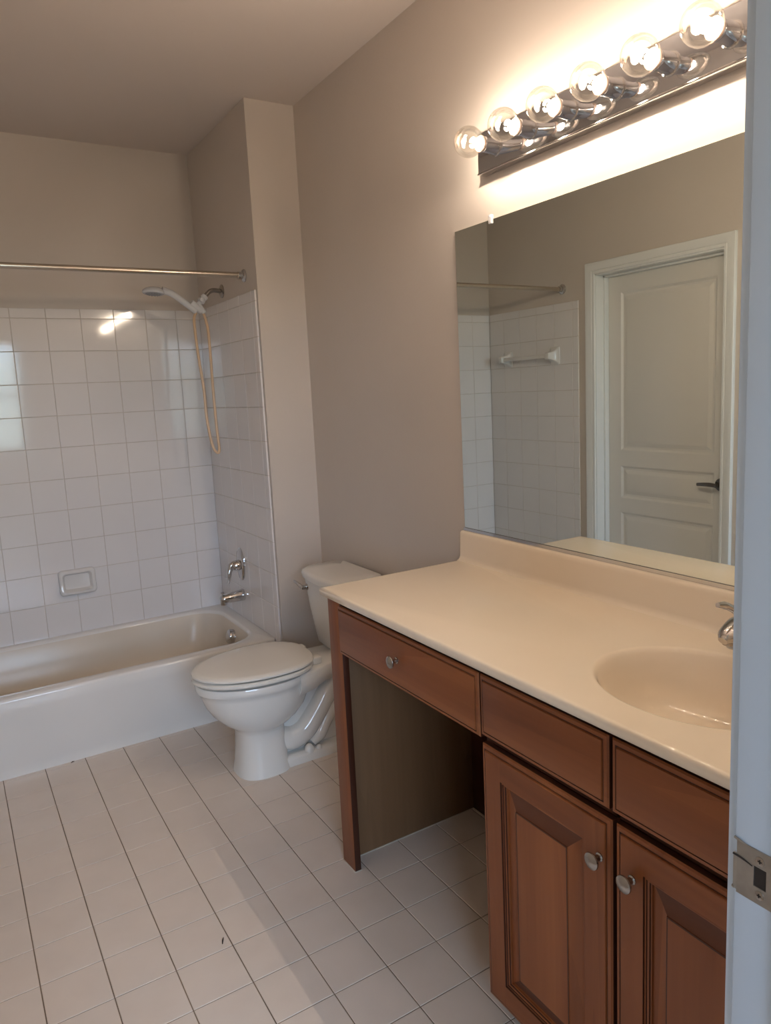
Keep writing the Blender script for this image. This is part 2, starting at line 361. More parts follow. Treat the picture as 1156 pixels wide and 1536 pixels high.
# ------------------------------------------------------------------ closet door in the left wall
def door_slab(bm, xf, thick, ya, yb_, z0, z1, panels):
    """panelled door, face at x=xf looking +x; panels = list of (y0,y1,z0,z1)"""
    ys = sorted({ya, yb_, *[p[0] for p in panels], *[p[1] for p in panels]}); zs = sorted({z0, z1, *[p[2] for p in panels], *[p[3] for p in panels]})
    def inpan(y, z): return any(p[0] < y < p[1] and p[2] < z < p[3] for p in panels)
    for i in range(len(ys)-1):
        for j in range(len(zs)-1):
            if not inpan((ys[i]+ys[i+1])/2, (zs[j]+zs[j+1])/2):
                bm.faces.new([bm.verts.new((xf, y, z)) for y, z in ((ys[i], zs[j]), (ys[i+1], zs[j]), (ys[i+1], zs[j+1]), (ys[i], zs[j+1]))])
    for p in panels:
        loops = []
        for ins, dep in ((0, 0), (0.004, 0.003), (0.012, 0.009), (0.022, 0.010), (0.040, 0.004), (0.046, 0.002)):
            loops.append([(xf-dep, p[0]+ins, p[2]+ins), (xf-dep, p[1]-ins, p[2]+ins), (xf-dep, p[1]-ins, p[3]-ins), (xf-dep, p[0]+ins, p[3]-ins)])
        loft(bm, loops, cap0=False)
    for f in (((xf, ya, z0), (xf, ya, z1), (xf-thick, ya, z1), (xf-thick, ya, z0)), ((xf, yb_, z0), (xf, yb_, z1), (xf-thick, yb_, z1), (xf-thick, yb_, z0)),
              ((xf, ya, z1), (xf, yb_, z1), (xf-thick, yb_, z1), (xf-thick, ya, z1)), ((xf, ya, z0), (xf, yb_, z0), (xf-thick, yb_, z0), (xf-thick, ya, z0)), ((xf-thick, ya, z0), (xf-thick, yb_, z0), (xf-thick, yb_, z1), (xf-thick, ya, z1))):
        bm.faces.new([bm.verts.new(v) for v in f])
    bmesh.ops.remove_doubles(bm, verts=bm.verts[:], dist=1e-5)
XD = XL-0.092
bm = B()
door_slab(bm, XD, 0.028, DY0+0.021, DY1-0.021, 0.012, DZ-0.022, [(-0.815, -0.212, 1.075, 1.955), (-0.815, -0.212, 0.80, 0.985), (-0.815, -0.212, 0.22, 0.715)])
dr = struct('door_1', bm, DOORP, 'white three-panel door in the left wall, seen in the mirror', cat='door', angle=20)
bm = B(); lathe(bm, (XD, -0.858, 0.928), (1, 0, 0), [(0, 0.033), (0.006, 0.033), (0.010, 0.029), (0.012, 0.012), (0.040, 0.011), (0.046, 0.012), (0.052, 0.010), (0.054, 0.001)], 28)
rose = finish('handle_rose', bm, BRONZE, dr)
bm = B(); tube(bm, [(XD+0.046, -0.862, 0.928), (XD+0.048, -0.83, 0.930), (XD+0.046, -0.79, 0.929), (XD+0.043, -0.748, 0.926)], [0.010, 0.011, 0.010, 0.008], n=12, flat=((1, 0, 0), 0.6))
finish('handle', bm, BRONZE, dr)['label'] = 'dark metal lever handle'
# jamb + casing of the closet door
bm = B()
box(bm, (XL-0.12, DY1-0.018, 0), (XL+0.001, DY1, DZ), 0.002); box(bm, (XL-0.12, DY0, 0), (XL+0.001, DY0+0.018, DZ), 0.002); box(bm, (XL-0.12, DY0, DZ-0.018), (XL+0.001, DY1, DZ), 0.002)
box(bm, (XD+0.002, DY1-0.030, 0), (XD+0.034, DY1-0.017, DZ-0.017), 0.002); box(bm, (XD+0.002, DY0+0.017, 0), (XD+0.034, DY0+0.030, DZ-0.017), 0.002); box(bm, (XD+0.002, DY0+0.017, DZ-0.030), (XD+0.034, DY1-0.017, DZ-0.017), 0.002)
struct('trim_3', bm, TRIM, 'white jamb lining of the left wall door', cat='door frame')
def casing(bm, pts, prof):
    """mitred casing swept round an n shape: pts = inner corner (y,z) list, prof = list (offset outward, thickness)"""
    (ya, za), (yb_, zb), (yc, zc2), (yd, zd) = pts
    secs = []
    for (y, z, oy_, oz_) in ((ya, za, 1, 0), (yb_, zb, 1, 1), (yc, zc2, -1, 1), (yd, zd, -1, 0)):
        secs.append([(XL+t, y+oy_*o, z+oz_*o) for o, t in prof])
    loft(bm, secs, True, True)
bm = B()
PR = [(0, 0), (0, 0.009), (0.003, 0.011), (0.014, 0.012), (0.017, 0.009), (0.020, 0.012), (0.040, 0.016), (0.052, 0.018), (0.060, 0.018), (0.063, 0.012), (0.063, 0)]
casing(bm, [(DY1-0.012, 0), (DY1-0.012, DZ-0.010), (DY0+0.012, DZ-0.010), (DY0+0.012, 0)], PR)
struct('trim_4', bm, TRIM, 'white moulded casing around the left wall door', cat='door frame', angle=25)

# ------------------------------------------------------------------ wall tile surround
P_ = 0.1549; Z0 = 1.8919; ZT = 1.939; TH = 0.008
RIM = 0.334
def tile_field(name, label, us, vs, mapf, mats=(TILE, GROUT)):
    """us, vs: grid line lists; mapf(u,v,h) -> world; each tile a bevelled pillow with a tiny random tilt"""
    bm = B(); gt = 0.0009; bv = 0.0016
    for i in range(len(us)-1):
        for j in range(len(vs)-1):
            u0, u1, v0, v1 = us[i]+gt, us[i+1]-gt, vs[j]+gt, vs[j+1]-gt
            if u1-u0 < 0.004 or v1-v0 < 0.004: continue
            ta, tb = random.uniform(-1, 1)*0.00025, random.uniform(-1, 1)*0.00025
            def hh(u, v, h): return h + ta*(u-(u0+u1)/2)/0.075 + tb*(v-(v0+v1)/2)/0.075
            loops = []
            for ins, h in ((0, 0.0), (0, TH-0.0018), (0.0006, TH-0.0008), (bv, TH)):
                loops.append([mapf(u, v, hh(u, v, h) if h else h) for u, v in ((u0+ins, v0+ins), (u1-ins, v0+ins), (u1-ins, v1-ins), (u0+ins, v1-ins))])
            loft(bm, loops, cap0=False)
    o = struct(name, bm, TILE, label, cat='wall tile', angle=15)
    bm = B(); c = [mapf(us[0], vs[0], 0.0), mapf(us[-1], vs[0], 0.0), mapf(us[-1], vs[-1], 0.0), mapf(us[0], vs[-1], 0.0)]
    c[0] = mapf(us[0]+0.003, vs[0], 0.0); c[3] = mapf(us[0]+0.003, vs[-1]-0.003, 0.0); c[2] = mapf(us[-1], vs[-1]-0.003, 0.0)
    d = [mapf(us[0]+0.003, vs[0], TH-0.0022), mapf(us[-1], vs[0], TH-0.0022), mapf(us[-1], vs[-1]-0.003, TH-0.0022), mapf(us[0]+0.003, vs[-1]-0.003, TH-0.0022)]
    loft(bm, [c, d]); finish('grout', bm, GROUT, o)
    return o
vz = [RIM-0.012] + [Z0 - P_*r for r in range(9, -1, -1)] + [ZT]
if vz[1]-vz[0] < 0.03: vz = [vz[0]] + vz[2:]
ux = [XL+0.006] + [x for x in (-1.2876+P_*i for i in range(-3, 7)) if x > XL+0.02] + [AX-0.001]
# back wall surface plane y = YB (tile face); put substrate just behind
tile_field('wall_tile_back', 'glossy white square wall tile behind the bathtub', ux, vz, lambda u, v, h: (u, YB+0.0-h, v))
uy = [0.016, 0.062, 0.216, 0.371, 0.525, 0.680, YB-0.009]
tile_field('wall_tile_right', 'glossy white square wall tile at the shower fixtures', uy, vz, lambda u, v, h: (AX+0.005-h, u, v))
tile_field('wall_tile_left', 'glossy white square wall tile with the towel bar, seen in the mirror', uy, vz, lambda u, v, h: (XL+h, u, v))
# tile legs running down to the floor in front of the tub
lz = [0.0, 0.155-0.03, RIM-0.012]
tile_field('wall_tile_lower_right', 'strip of white tile beside the tub front, right', [0.016, 0.072], lz, lambda u, v, h: (AX+0.005-h, u, v))
tile_field('wall_tile_lower_left', 'strip of white tile beside the tub front, left', [0.016, 0.072], lz, lambda u, v, h: (XL+h, u, v))

# ------------------------------------------------------------------ bathtub
TY0, TY1 = 0.075, YB-0.009
TX0, TX1 = XL+0.001, AX-0.004
tub = thing('bathtub', ((TX0+TX1)/2, 0.45, 0), 'long white enamel alcove bathtub with a flat front apron', 'bathtub')
bm = B()
ob = lambda z, d=0.0, r=0.004: rrect(TX0, TX1, TY0+d, TY1, r, z)
loops = [ob(0.0, 0.012), ob(0.045, 0.012), ob(0.058, 0.006), ob(0.26, 0.004), ob(0.272, 0.0), ob(RIM-0.014, -0.001), ob(RIM-0.005, 0.002), ob(RIM, 0.009, 0.006)]
def well(dx0, dx1, dy0, dy1, r, z): return rrect(TX0+dx0, TX1-dx1, TY0+dy0, TY1-dy1, r, z)
loops += [well(0.045, 0.050, 0.060, 0.032, 0.15, RIM+0.000), well(0.052, 0.058, 0.068, 0.038, 0.15, RIM-0.003), well(0.060, 0.066, 0.074, 0.044, 0.15, RIM-0.014),
          well(0.10, 0.085, 0.085, 0.062, 0.15, 0.22), well(0.17, 0.11, 0.105, 0.09, 0.14, 0.12), well(0.22, 0.14, 0.135, 0.125, 0.12, 0.078), well(0.29, 0.19, 0.19, 0.18, 0.10, 0.065)]
loft(bm, loops)
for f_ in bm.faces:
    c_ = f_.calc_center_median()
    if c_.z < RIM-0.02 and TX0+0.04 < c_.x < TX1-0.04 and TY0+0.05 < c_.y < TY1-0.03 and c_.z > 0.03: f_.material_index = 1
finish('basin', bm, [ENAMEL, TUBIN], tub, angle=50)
bm = B(); lathe(bm, (AX-0.092, 0.462, 0.258), (-1, 0, 0.22), [(-0.01, 0.037), (0.010, 0.037), (0.018, 0.034), (0.023, 0.026), (0.025, 0.014), (0.0255, 0.001)], 32)
finish('overflow_plate', bm, CHROME, tub)
bm = B(); lathe(bm, (-0.52, 0.45, 0.0655), (0, 0, 1), [(0, 0.03), (0.003, 0.028), (0.004, 0.001)], 28); finish('drain', bm, CHROME, tub)

# ------------------------------------------------------------------ shower fittings
FY = 0.475; FXW = AX-0.003
t = thing('shower_valve', (FXW, FY, 0.625), 'chrome shower valve with oval plate and drooping lever above the tub spout', 'tap')
bm = B()
def oval(x, ry, rz, n=36, zc=0.625): return [(x, FY+ry*math.cos(2*PI*i/n), zc+rz*math.sin(2*PI*i/n)) for i in range(n)]
loft(bm, [oval(FXW, 0.050, 0.086), oval(FXW-0.004, 0.050, 0.086), oval(FXW-0.010, 0.044, 0.078), oval(FXW-0.013, 0.030, 0.055), oval(FXW-0.014, 0.02, 0.03)])
finish('escutcheon', bm, CHROME, t)
bm = B(); lathe(bm, (FXW-0.010, FY, 0.622), (-1, 0, 0), [(0, 0.028), (0.012, 0.027), (0.030, 0.024), (0.040, 0.018), (0.045, 0.008), (0.046, 0.001)], 28); finish('hub', bm, CHROME, t)
bm = B(); tube(bm, [(FXW-0.030, FY, 0.632), (FXW-0.052, FY, 0.622), (FXW-0.066, FY-0.002, 0.595), (FXW-0.072, FY-0.004, 0.560), (FXW-0.078, FY-0.006, 0.535)], [0.018, 0.019, 0.013, 0.009, 0.006], n=14, flat=((0, 1, 0), 0.75)); finish('lever', bm, CHROME, t)
t = thing('tub_spout', (FXW, FY, 0.46), 'chrome tub spout with pull-up diverter knob', 'tap')
bm = B(); lathe(bm, (FXW, FY, 0.462), (-1, 0, -0.04), [(0, 0.030), (0.004, 0.031), (0.02, 0.030), (0.07, 0.026), (0.105, 0.0225), (0.118, 0.020), (0.124, 0.014), (0.126, 0.001)], 30)
lathe(bm, (FXW-0.108, FY, 0.452), (0, 0, -1), [(0, 0.017), (0.018, 0.018), (0.024, 0.016), (0.0245, 0.001)], 24)
finish('spout_body', bm, CHROME, t, angle=45)
bm = B(); lathe(bm, (FXW-0.112, FY, 0.478), (0, 0, 1), [(0, 0.004), (0.010, 0.004), (0.011, 0.009), (0.016, 0.009), (0.018, 0.001)], 18); finish('diverter_knob', bm, CHROME, t)
SY = 0.461
t = thing('shower_bracket', (FXW+0.005, SY, 1.99), 'short bent metal shower arm with white hose bracket, above the tile', 'shower arm')
bm = B(); lathe(bm, (AX+0.006, SY, 1.99), (-1, 0, 0), [(0, 0.032), (0.003, 0.032), (0.007, 0.025), (0.011, 0.012), (0.012, 0.001)], 28); finish('flange', bm, NICKEL, t)
bm = B(); tube(bm, [(AX+0.004, SY, 1.99), (AX-0.035, SY, 1.994), (AX-0.060, SY, 1.985), (AX-0.082, SY, 1.962)], 0.0108, n=16); finish('arm', bm, NICKEL, t)
bm = B(); lathe(bm, (AX-0.078, SY, 1.966), (-0.68, 0, -0.73), [(0, 0.014), (0.003, 0.017), (0.018, 0.017), (0.020, 0.014), (0.024, 0.014), (0.026, 0.018), (0.040, 0.018), (0.043, 0.013), (0.075, 0.013), (0.077, 0.010), (0.078, 0.001)], 20)
lathe(bm, (AX-0.105, SY-0.020, 1.945), (0, -1, 0), [(0, 0.010), (0.010, 0.010), (0.012, 0.001)], 14)
lathe(bm, (AX-0.116, SY, 1.925), (0.50, -0.15, -0.85), [(-0.010, 0.012), (0.02, 0.012), (0.045, 0.011), (0.048, 0.008), (0.049, 0.001)], 18)
lathe(bm, (AX-0.128, SY-0.004, 1.912), (-0.70, -0.1, 0.55), [(-0.030, 0.014), (-0.018, 0.016), (0.03, 0.017), (0.034, 0.015), (0.035, 0.001)], 20)
finish('hose_bracket', bm, WPLAST, t)
t = thing('hand_shower', (AX-0.13, SY, 1.91), 'white hand shower with yellowed hose looping down, resting in its bracket', 'hand shower')
bm = B(); tube(bm, [(AX-0.132, SY-0.004, 1.890), (AX-0.165, SY-0.005, 1.918), (AX-0.205, SY-0.006, 1.948), (AX-0.245, SY-0.006, 1.974), (AX-0.285, SY-0.006, 1.986)], [0.0135, 0.0150, 0.0150, 0.0155, 0.018], n=16)
finish('handle', bm, WPLAST, t)
bm = B()
hd = Vector((AX-0.325, SY-0.006, 1.978)); ax = Vector((-0.10, -0.05, -1)).normalized(); uu, vv = frame_for(ax)
lp = []
for (tt, r, sh) in ((-0.020, 0.012, 0.010), (-0.018, 0.026, 0.006), (-0.012, 0.038, 0.002), (-0.004, 0.045, 0), (0.004, 0.047, 0), (0.009, 0.044, 0), (0.010, 0.040, 0)):
    lp.append([hd + ax*tt + Vector((sh, 0, 0)) + (uu*math.cos(2*PI*i/32) + vv*math.sin(2*PI*i/32))*r*1.06 for i in range(32)])
loft(bm, lp); finish('spray_head', bm, WPLAST, t)
bm = B(); lathe(bm, hd+ax*0.0095, ax, [(0, 0.036), (0.003, 0.034), (0.004, 0.001)], 28)
for k in range(12):
    a = 2*PI*k/12; o = hd + ax*0.012 + (uu*math.cos(a)+vv*math.sin(a))*0.027; lathe(bm, o, ax, [(0, 0.0025), (0.004, 0.002), (0.0045, 0.0003)], 8)
finish('spray_face', bm, GREY, t)
bm = B()
tube(bm, [(AX-0.134, SY-0.005, 1.886), (AX-0.146, SY-0.010, 1.855), (AX-0.152, SY-0.03, 1.78), (AX-0.150, SY-0.045, 1.66), (AX-0.142, SY-0.055, 1.52), (AX-0.142, SY-0.06, 1.40),
          (AX-0.136, SY-0.07, 1.30), (AX-0.124, SY-0.075, 1.235), (AX-0.106, SY-0.078, 1.214), (AX-0.097, SY-0.074, 1.235), (AX-0.096, SY-0.060, 1.32), (AX-0.094, SY-0.045, 1.50),
          (AX-0.088, SY-0.030, 1.68), (AX-0.086, SY-0.020, 1.80), (AX-0.092, SY-0.010, 1.86), (AX-0.097, SY-0.005, 1.885)], 0.0067, n=12)
finish('hose', bm, HOSE, t)['label'] = 'yellowed translucent hose'
# curtain rod
RY, RZ = 0.147, 2.02
t = thing('curtain_rod', ((XL+AX)/2, RY, RZ), 'straight metal shower curtain rod spanning the tub alcove', 'curtain rod')
bm = B(); lathe(bm, (XL+0.002, RY, RZ-0.004), (1, 0, 0.002), [(0, 0.0125), (AX-XL+0.002, 0.0125)], 24); finish('rod', bm, RODM, t)
for xw, s in ((XL, 1), (AX+0.006, -1)):
    bm = B(); lathe(bm, (xw, RY, RZ-0.003), (s, 0, 0), [(0, 0.029), (0.004, 0.029), (0.009, 0.024), (0.012, 0.017), (0.030, 0.0165), (0.0305, 0.012)], 28); finish('end_flange', bm, CHROME, t)
# towel bar
t = thing('towel_bar', (XL+0.008, 0.42, 1.635), 'white ceramic towel bar on the tiled left wall, seen in the mirror', 'towel bar')
for yc in (0.205, 0.635):
    bm = B()
    def sq(x, a, b, zo=0): return rrect(-a, a, -b, b, min(a, b)*0.35, 0, 4, 3)
    lp = []
    for x, a, b in ((0.0, 0.040, 0.055), (0.007, 0.040, 0.055), (0.013, 0.030, 0.042), (0.028, 0.021, 0.028), (0.050, 0.018, 0.022), (0.066, 0.019, 0.021), (0.073, 0.016, 0.017), (0.075, 0.01, 0.01)):
        lp.append([(XL+0.008+x, yc+p[0], 1.635+p[1]) for p in sq(x, a, b)])
    loft(bm, lp); finish('bracket', bm, CERAM, t)
bm = B(); box(bm, (XL+0.046, 0.215, 1.624), (XL+0.066, 0.625, 1.646), 0.004); finish('bar', bm, CERAM, t)
# soap dish
t = thing('soap_dish', (-0.973, YB-0.008, 0.597), 'white ceramic soap dish set in the tile above the tub', 'soap dish')
bm = B(); lp = []
yf = YB-0.008
for (a, b, d, r) in ((0.086, 0.064, 0.0, 0.018), (0.086, 0.064, 0.014, 0.018), (0.083, 0.061, 0.022, 0.018), (0.076, 0.054, 0.026, 0.016), (0.069, 0.047, 0.025, 0.014), (0.064, 0.042, 0.016, 0.014), (0.058, 0.036, 0.003, 0.012), (0.05, 0.028, 0.0015, 0.01)):
    lp.append([(-0.973+p[0], yf-d*(1.0 if p[1] > -0.02 else 1.35 if d > 0.01 else 1), 0.597+p[1]) for p in rrect(-a, a, -b, b, r, 0, 6, 4)])
loft(bm, lp); finish('dish', bm, CERAM, t, angle=40)

# ------------------------------------------------------------------ toilet (u = distance from wall, towards -x)
TC = -0.432
t = thing('toilet', (-0.40, TC, 0), 'white two-piece toilet with closed lid between the wall return and vanity', 'toilet')
def egg(uc, lf, lb, w, z, n=40, pw=2.0, pb=2.0):
    """egg-shaped loop: front length lf, back length lb, half width w"""
    pts = []
    for i in range(n):
        a = 2*PI*i/n; c, s = math.cos(a), math.sin(a)
        e_ = pw if c >= 0 else pb
        cx = (abs(c)**(2/e_))*(1 if c >= 0 else -1); sy = (abs(s)**(2/e_))*(1 if s >= 0 else -1)
        pts.append((-(uc + cx*(lf if c >= 0 else lb)), TC + sy*w, z))
    return pts
bm = B()
lp = [egg(0.525, 0.112, 0.10, 0.114, 0.0, pw=2.6, pb=3), egg(0.525, 0.110, 0.10, 0.112, 0.010, pw=2.6, pb=3), egg(0.525, 0.103, 0.095, 0.105, 0.04, pw=2.6, pb=3), egg(0.525, 0.096, 0.09, 0.098, 0.11, pw=2.6, pb=3),
      egg(0.525, 0.094, 0.09, 0.097, 0.172, pw=2.5, pb=2.8), egg(0.525, 0.098, 0.095, 0.101, 0.184, pw=2.3), egg(0.52, 0.122, 0.12, 0.117, 0.198), egg(0.515, 0.158, 0.15, 0.136, 0.222), egg(0.508, 0.198, 0.175, 0.153, 0.258), egg(0.503, 0.228, 0.188, 0.165, 0.300),
      egg(0.50, 0.246, 0.195, 0.172, 0.342), egg(0.50, 0.251, 0.196, 0.175, 0.362), egg(0.50, 0.261, 0.20, 0.181, 0.367), egg(0.50, 0.264, 0.20, 0.183, 0.388), egg(0.50, 0.260, 0.198, 0.180, 0.396), egg(0.50, 0.24, 0.18, 0.16, 0.398)]
loft(bm, lp); 
# rear deck
lp = []
for u, w, zb in ((0.06, 0.098, 0.335), (0.16, 0.104, 0.335), (0.26, 0.112, 0.325), (0.34, 0.150, 0.315), (0.40, 0.160, 0.31)):
    lp.append([(-u, TC-w, zb+0.03), (-u, TC-w+0.02, zb), (-u, TC+w-0.02, zb), (-u, TC+w, zb+0.03), (-u, TC+w, 0.392), (-u, TC+w-0.008, 0.4005), (-u, TC-w+0.008, 0.4005), (-u, TC-w, 0.392)])
loft(bm, lp)
finish('bowl', bm, PORC, t, angle=50)
bm = B()
loft(bm, [rrect(-0.60, -0.10, TC-0.088, TC+0.088, 0.06, 0.0), rrect(-0.60, -0.10, TC-0.088, TC+0.088, 0.06, 0.028), rrect(-0.595, -0.105, TC-0.083, TC+0.083, 0.055, 0.036), rrect(-0.57, -0.13, TC-0.06, TC+0.06, 0.04, 0.040)])
# trapway: one fat tube bulging on both sides
for s in (-1, 1):
    tube(bm, [(-0.47, TC+s*0.030, 0.12), (-0.41, TC+s*0.034, 0.098), (-0.35, TC+s*0.038, 0.118), (-0.29, TC+s*0.038, 0.185), (-0.235, TC+s*0.036, 0.255), (-0.18, TC+s*0.034, 0.290), (-0.13, TC+s*0.03, 0.26)], [0.045, 0.050, 0.048, 0.046, 0.045, 0.045, 0.04], n=20)
    tube(bm, [(-0.325, TC+s*0.044, 0.060), (-0.290, TC+s*0.044, 0.085), (-0.255, TC+s*0.040, 0.135), (-0.215, TC+s*0.038, 0.175), (-0.165, TC+s*0.036, 0.175), (-0.13, TC+s*0.036, 0.12), (-0.12, TC+s*0.036, 0.04)], [0.024, 0.032, 0.032, 0.030, 0.036, 0.040, 0.040], n=18)
    lathe(bm, (-0.345, TC+s*0.066, 0.03), (0, 0, 1), [(0, 0.022), (0.02, 0.020), (0.032, 0.010), (0.035, 0.001)], 20)
box(bm, (-0.45, TC-0.035, 0.03), (-0.10, TC+0.035, 0.30), 0.02)
finish('trapway_foot', bm, PORC, t, angle=55)
for s in (-1, 1):
    bm = B(); lathe(bm, (-0.305, TC+s*0.072, 0.034), (0, 0, 1), [(0, 0.013), (0.010, 0.012), (0.016, 0.007), (0.018, 0.001)], 20); finish('bolt_cap', bm, PORC, t)
bm = B()
loft(bm, [egg(0.505, 0.262, 0.200, 0.184, 0.406, pb=2.6), egg(0.505, 0.268, 0.205, 0.188, 0.411, pb=2.6), egg(0.505, 0.268, 0.205, 0.188, 0.419, pb=2.6), egg(0.505, 0.260, 0.200, 0.182, 0.424, pb=2.6)])
finish('seat', bm, SEATM, t)
bm = B()
loft(bm, [egg(0.505, 0.258, 0.203, 0.181, 0.4285, pb=2.6), egg(0.505, 0.267, 0.208, 0.188, 0.4325, pb=2.6), egg(0.505, 0.267, 0.208, 0.188, 0.439, pb=2.6), egg(0.505, 0.260, 0.203, 0.182, 0.4445, pb=2.6), egg(0.505, 0.24, 0.185, 0.166, 0.4475, pb=2.6), egg(0.505, 0.15, 0.11, 0.10, 0.449, pb=2.6)])
finish('seat_lid', bm, SEATM, t)
for s in (-1, 1):
    bm = B(); box(bm, (-0.318, TC+s*0.075-0.022, 0.400), (-0.275, TC+s*0.075+0.022, 0.432), 0.007, 3); finish('hinge', bm, SEATM, t)
def tankloop(w, uf, bow, z, r=0.03, u0=0.018):
    pts = rrect(-uf, -u0, TC-w, TC+w, r, z, 8, 8); o = []
    for x, y, zz in pts:
        f = (-x-u0)/(uf-u0); k = 1-((y-TC)/w)**2
        o.append((x - bow*f*max(0, k), y, zz))
    return o
bm = B()
loft(bm, [tankloop(0.165, 0.165, 0.010, 0.400), tankloop(0.172, 0.172, 0.012, 0.408), tankloop(0.190, 0.190, 0.018, 0.55), tankloop(0.205, 0.203, 0.022, 0.697), tankloop(0.203, 0.201, 0.022, 0.700)])
tank = finish('tank', bm, PORC, t, angle=50)
bm = B()
loft(bm, [tankloop(0.205, 0.203, 0.024, 0.698, 0.05), tankloop(0.214, 0.212, 0.030, 0.702, 0.06), tankloop(0.216, 0.215, 0.030, 0.722, 0.06), tankloop(0.212, 0.211, 0.030, 0.732, 0.06), tankloop(0.200, 0.20, 0.028, 0.737, 0.055), tankloop(0.12, 0.14, 0.015, 0.739, 0.03, 0.06)])
finish('tank_lid', bm, PORC, t, angle=50)
bm = B(); lathe(bm, (-0.203, TC+0.155, 0.654), (-1, 0, 0), [(0, 0.014), (0.008, 0.014), (0.014, 0.010), (0.026, 0.009), (0.028, 0.001)], 20)
tube(bm, [(-0.228, TC+0.155, 0.652), (-0.236, TC+0.170, 0.662), (-0.241, TC+0.190, 0.671), (-0.243, TC+0.212, 0.675)], [0.010, 0.010, 0.008, 0.006], n=12, flat=((1, 0, 0), 0.7))
finish('flush_lever', bm, CHROME, t)['label'] = 'chrome flush lever'

# ------------------------------------------------------------------ vanity: countertop
CT = 0.896; CF = -0.556; CY0 = YF; CY1 = -1.148; THK = 0.025
ct = thing('vanity_countertop', ((CF)/2, -1.92, 0.871), 'long beige cultured marble vanity top with oval sink and backsplash', 'countertop')
SC = (-0.300, -2.280); SA, SB = 0.210, 0.175
angs = set(2*PI*i/96 for i in range(96))
X0, X1, Y0, Y1 = CF, -0.001, CY0+0.001, CY1
def rect_hit(a, ins=0.0):
    dx, dy = math.cos(a), math.sin(a); ts = []
    if dx > 1e-9: ts.append((X1-ins-SC[0])/dx)
    if dx < -1e-9: ts.append((X0+ins-SC[0])/dx)
    if dy > 1e-9: ts.append((Y1-ins-SC[1])/dy)
    if dy < -1e-9: ts.append((Y0+ins-SC[1])/dy)
    t_ = min(ts); return (SC[0]+dx*t_, SC[1]+dy*t_)
corner_a = [math.atan2(y-SC[1], x-SC[0]) % (2*PI) for x in (X0, X1) for y in (Y0, Y1)]
al = sorted(list(angs) + corner_a)
a2 = [al[0]]
for a in al[1:]:
    if a - a2[-1] > 1e-3 or a in corner_a: a2.append(a)
al = a2
def clampin(p, ins): return (min(max(p[0], X0+ins), X1-ins), min(max(p[1], Y0+ins), Y1-ins))
def rl(z, ins): return [(*clampin(rect_hit(a), ins), z) for a in al]
def el(k, z):
    o = []
    for a in al:
        r = 1/math.sqrt((math.cos(a)/SB)**2 + (math.sin(a)/SA)**2) * k; o.append((SC[0]+math.cos(a)*r, SC[1]+math.sin(a)*r, z))
    return o
bm = B()
loft(bm, [rl(CT-THK, 0.006), rl(CT-THK+0.003, 0.001), rl(CT-0.008, 0.0), rl(CT-0.003, 0.001), rl(CT-0.0006, 0.0045), rl(CT, 0.010),
          el(1.035, CT), el(1.01, CT-0.001), el(0.99, CT-0.004), el(0.965, CT-0.011), el(0.93, CT-0.030), el(0.86, CT-0.065), el(0.74, CT-0.100), el(0.55, CT-0.122), el(0.30, CT-0.131), el(0.12, CT-0.134)], cap0=False)
finish('top_with_sink', bm, MARBLE, ct, angle=60)
bm = B()
prof = [(-0.001, CT-0.004), (-0.040, CT-0.001), (-0.038, CT+0.0005), (-0.032, CT+0.003), (-0.0275, CT+0.008), (-0.025, CT+0.016), (-0.0225, CT+0.085), (-0.0215, CT+0.094), (-0.018, CT+0.0985), (-0.014, CT+0.0995), (-0.001, CT+0.0995)]
loft(bm, [[(x, y, z) for x, z in prof] for y in (CY0+0.001, CY1-0.004, CY1-0.0015)][:3]); finish('backsplash', bm, MARBLE, ct, angle=50)
bm = B(); lathe(bm, (SC[0], SC[1], CT-0.1345), (0, 0, 1), [(0, 0.022), (0.002, 0.022), (0.003, 0.018), (0.0035, 0.001)], 28); finish('drain', bm, CHROME, ct)

# faucet
FC = Vector((-0.066, -2.270, CT))
t = thing('sink_faucet', FC, 'chrome single-lever basin faucet behind the sink', 'tap')
bm = B()
def stad(a, b, z, dx=0): return [(FC.x+dx+p[0], FC.y+0.010+p[1], z) for p in rrect(-a, a, -b, b, min(a, b)*0.7, 0, 8, 4)]
loft(bm, [stad(0.033, 0.070, CT+0.0003), stad(0.033, 0.070, CT+0.004), stad(0.031, 0.066, CT+0.014), stad(0.030, 0.056, CT+0.028), stad(0.029, 0.044, CT+0.042), stad(0.026, 0.034, CT+0.050)])
finish('base_plate', bm, CHROME, t)
bm = B()
tube(bm, [(FC.x+0.010, FC.y, CT+0.035), (FC.x-0.012, FC.y, CT+0.062), (FC.x-0.050, FC.y, CT+0.074), (FC.x-0.095, FC.y, CT+0.073), (FC.x-0.130, FC.y, CT+0.066), (FC.x-0.146, FC.y, CT+0.060)], [0.032, 0.036, 0.035, 0.030, 0.021, 0.010], n=28, flat=((0, 0, 1), 0.78))
finish('spout', bm, CHROME, t)
bm = B(); lathe(bm, (FC.x-0.126, FC.y, CT+0.062), (-0.1, 0, -1), [(0, 0.012), (0.014, 0.0115), (0.015, 0.010), (0.0155, 0.001)], 20); finish('aerator', bm, NICKEL, t)
bm = B(); lathe(bm, (FC.x-0.018, FC.y, CT+0.076), (-0.25, 0, 1), [(-0.01, 0.027), (0.004, 0.026), (0.012, 0.020), (0.017, 0.010), (0.018, 0.001)], 28)
tube(bm, [(FC.x-0.030, FC.y, CT+0.080), (FC.x-0.070, FC.y, CT+0.088), (FC.x-0.092, FC.y, CT+0.104), (FC.x-0.118, FC.y, CT+0.121), (FC.x-0.142, FC.y, CT+0.132), (FC.x-0.164, FC.y, CT+0.137)], [0.012, 0.009, 0.0075, 0.0075, 0.008, 0.005], n=14)
finish('lever', bm, CHROME, t)

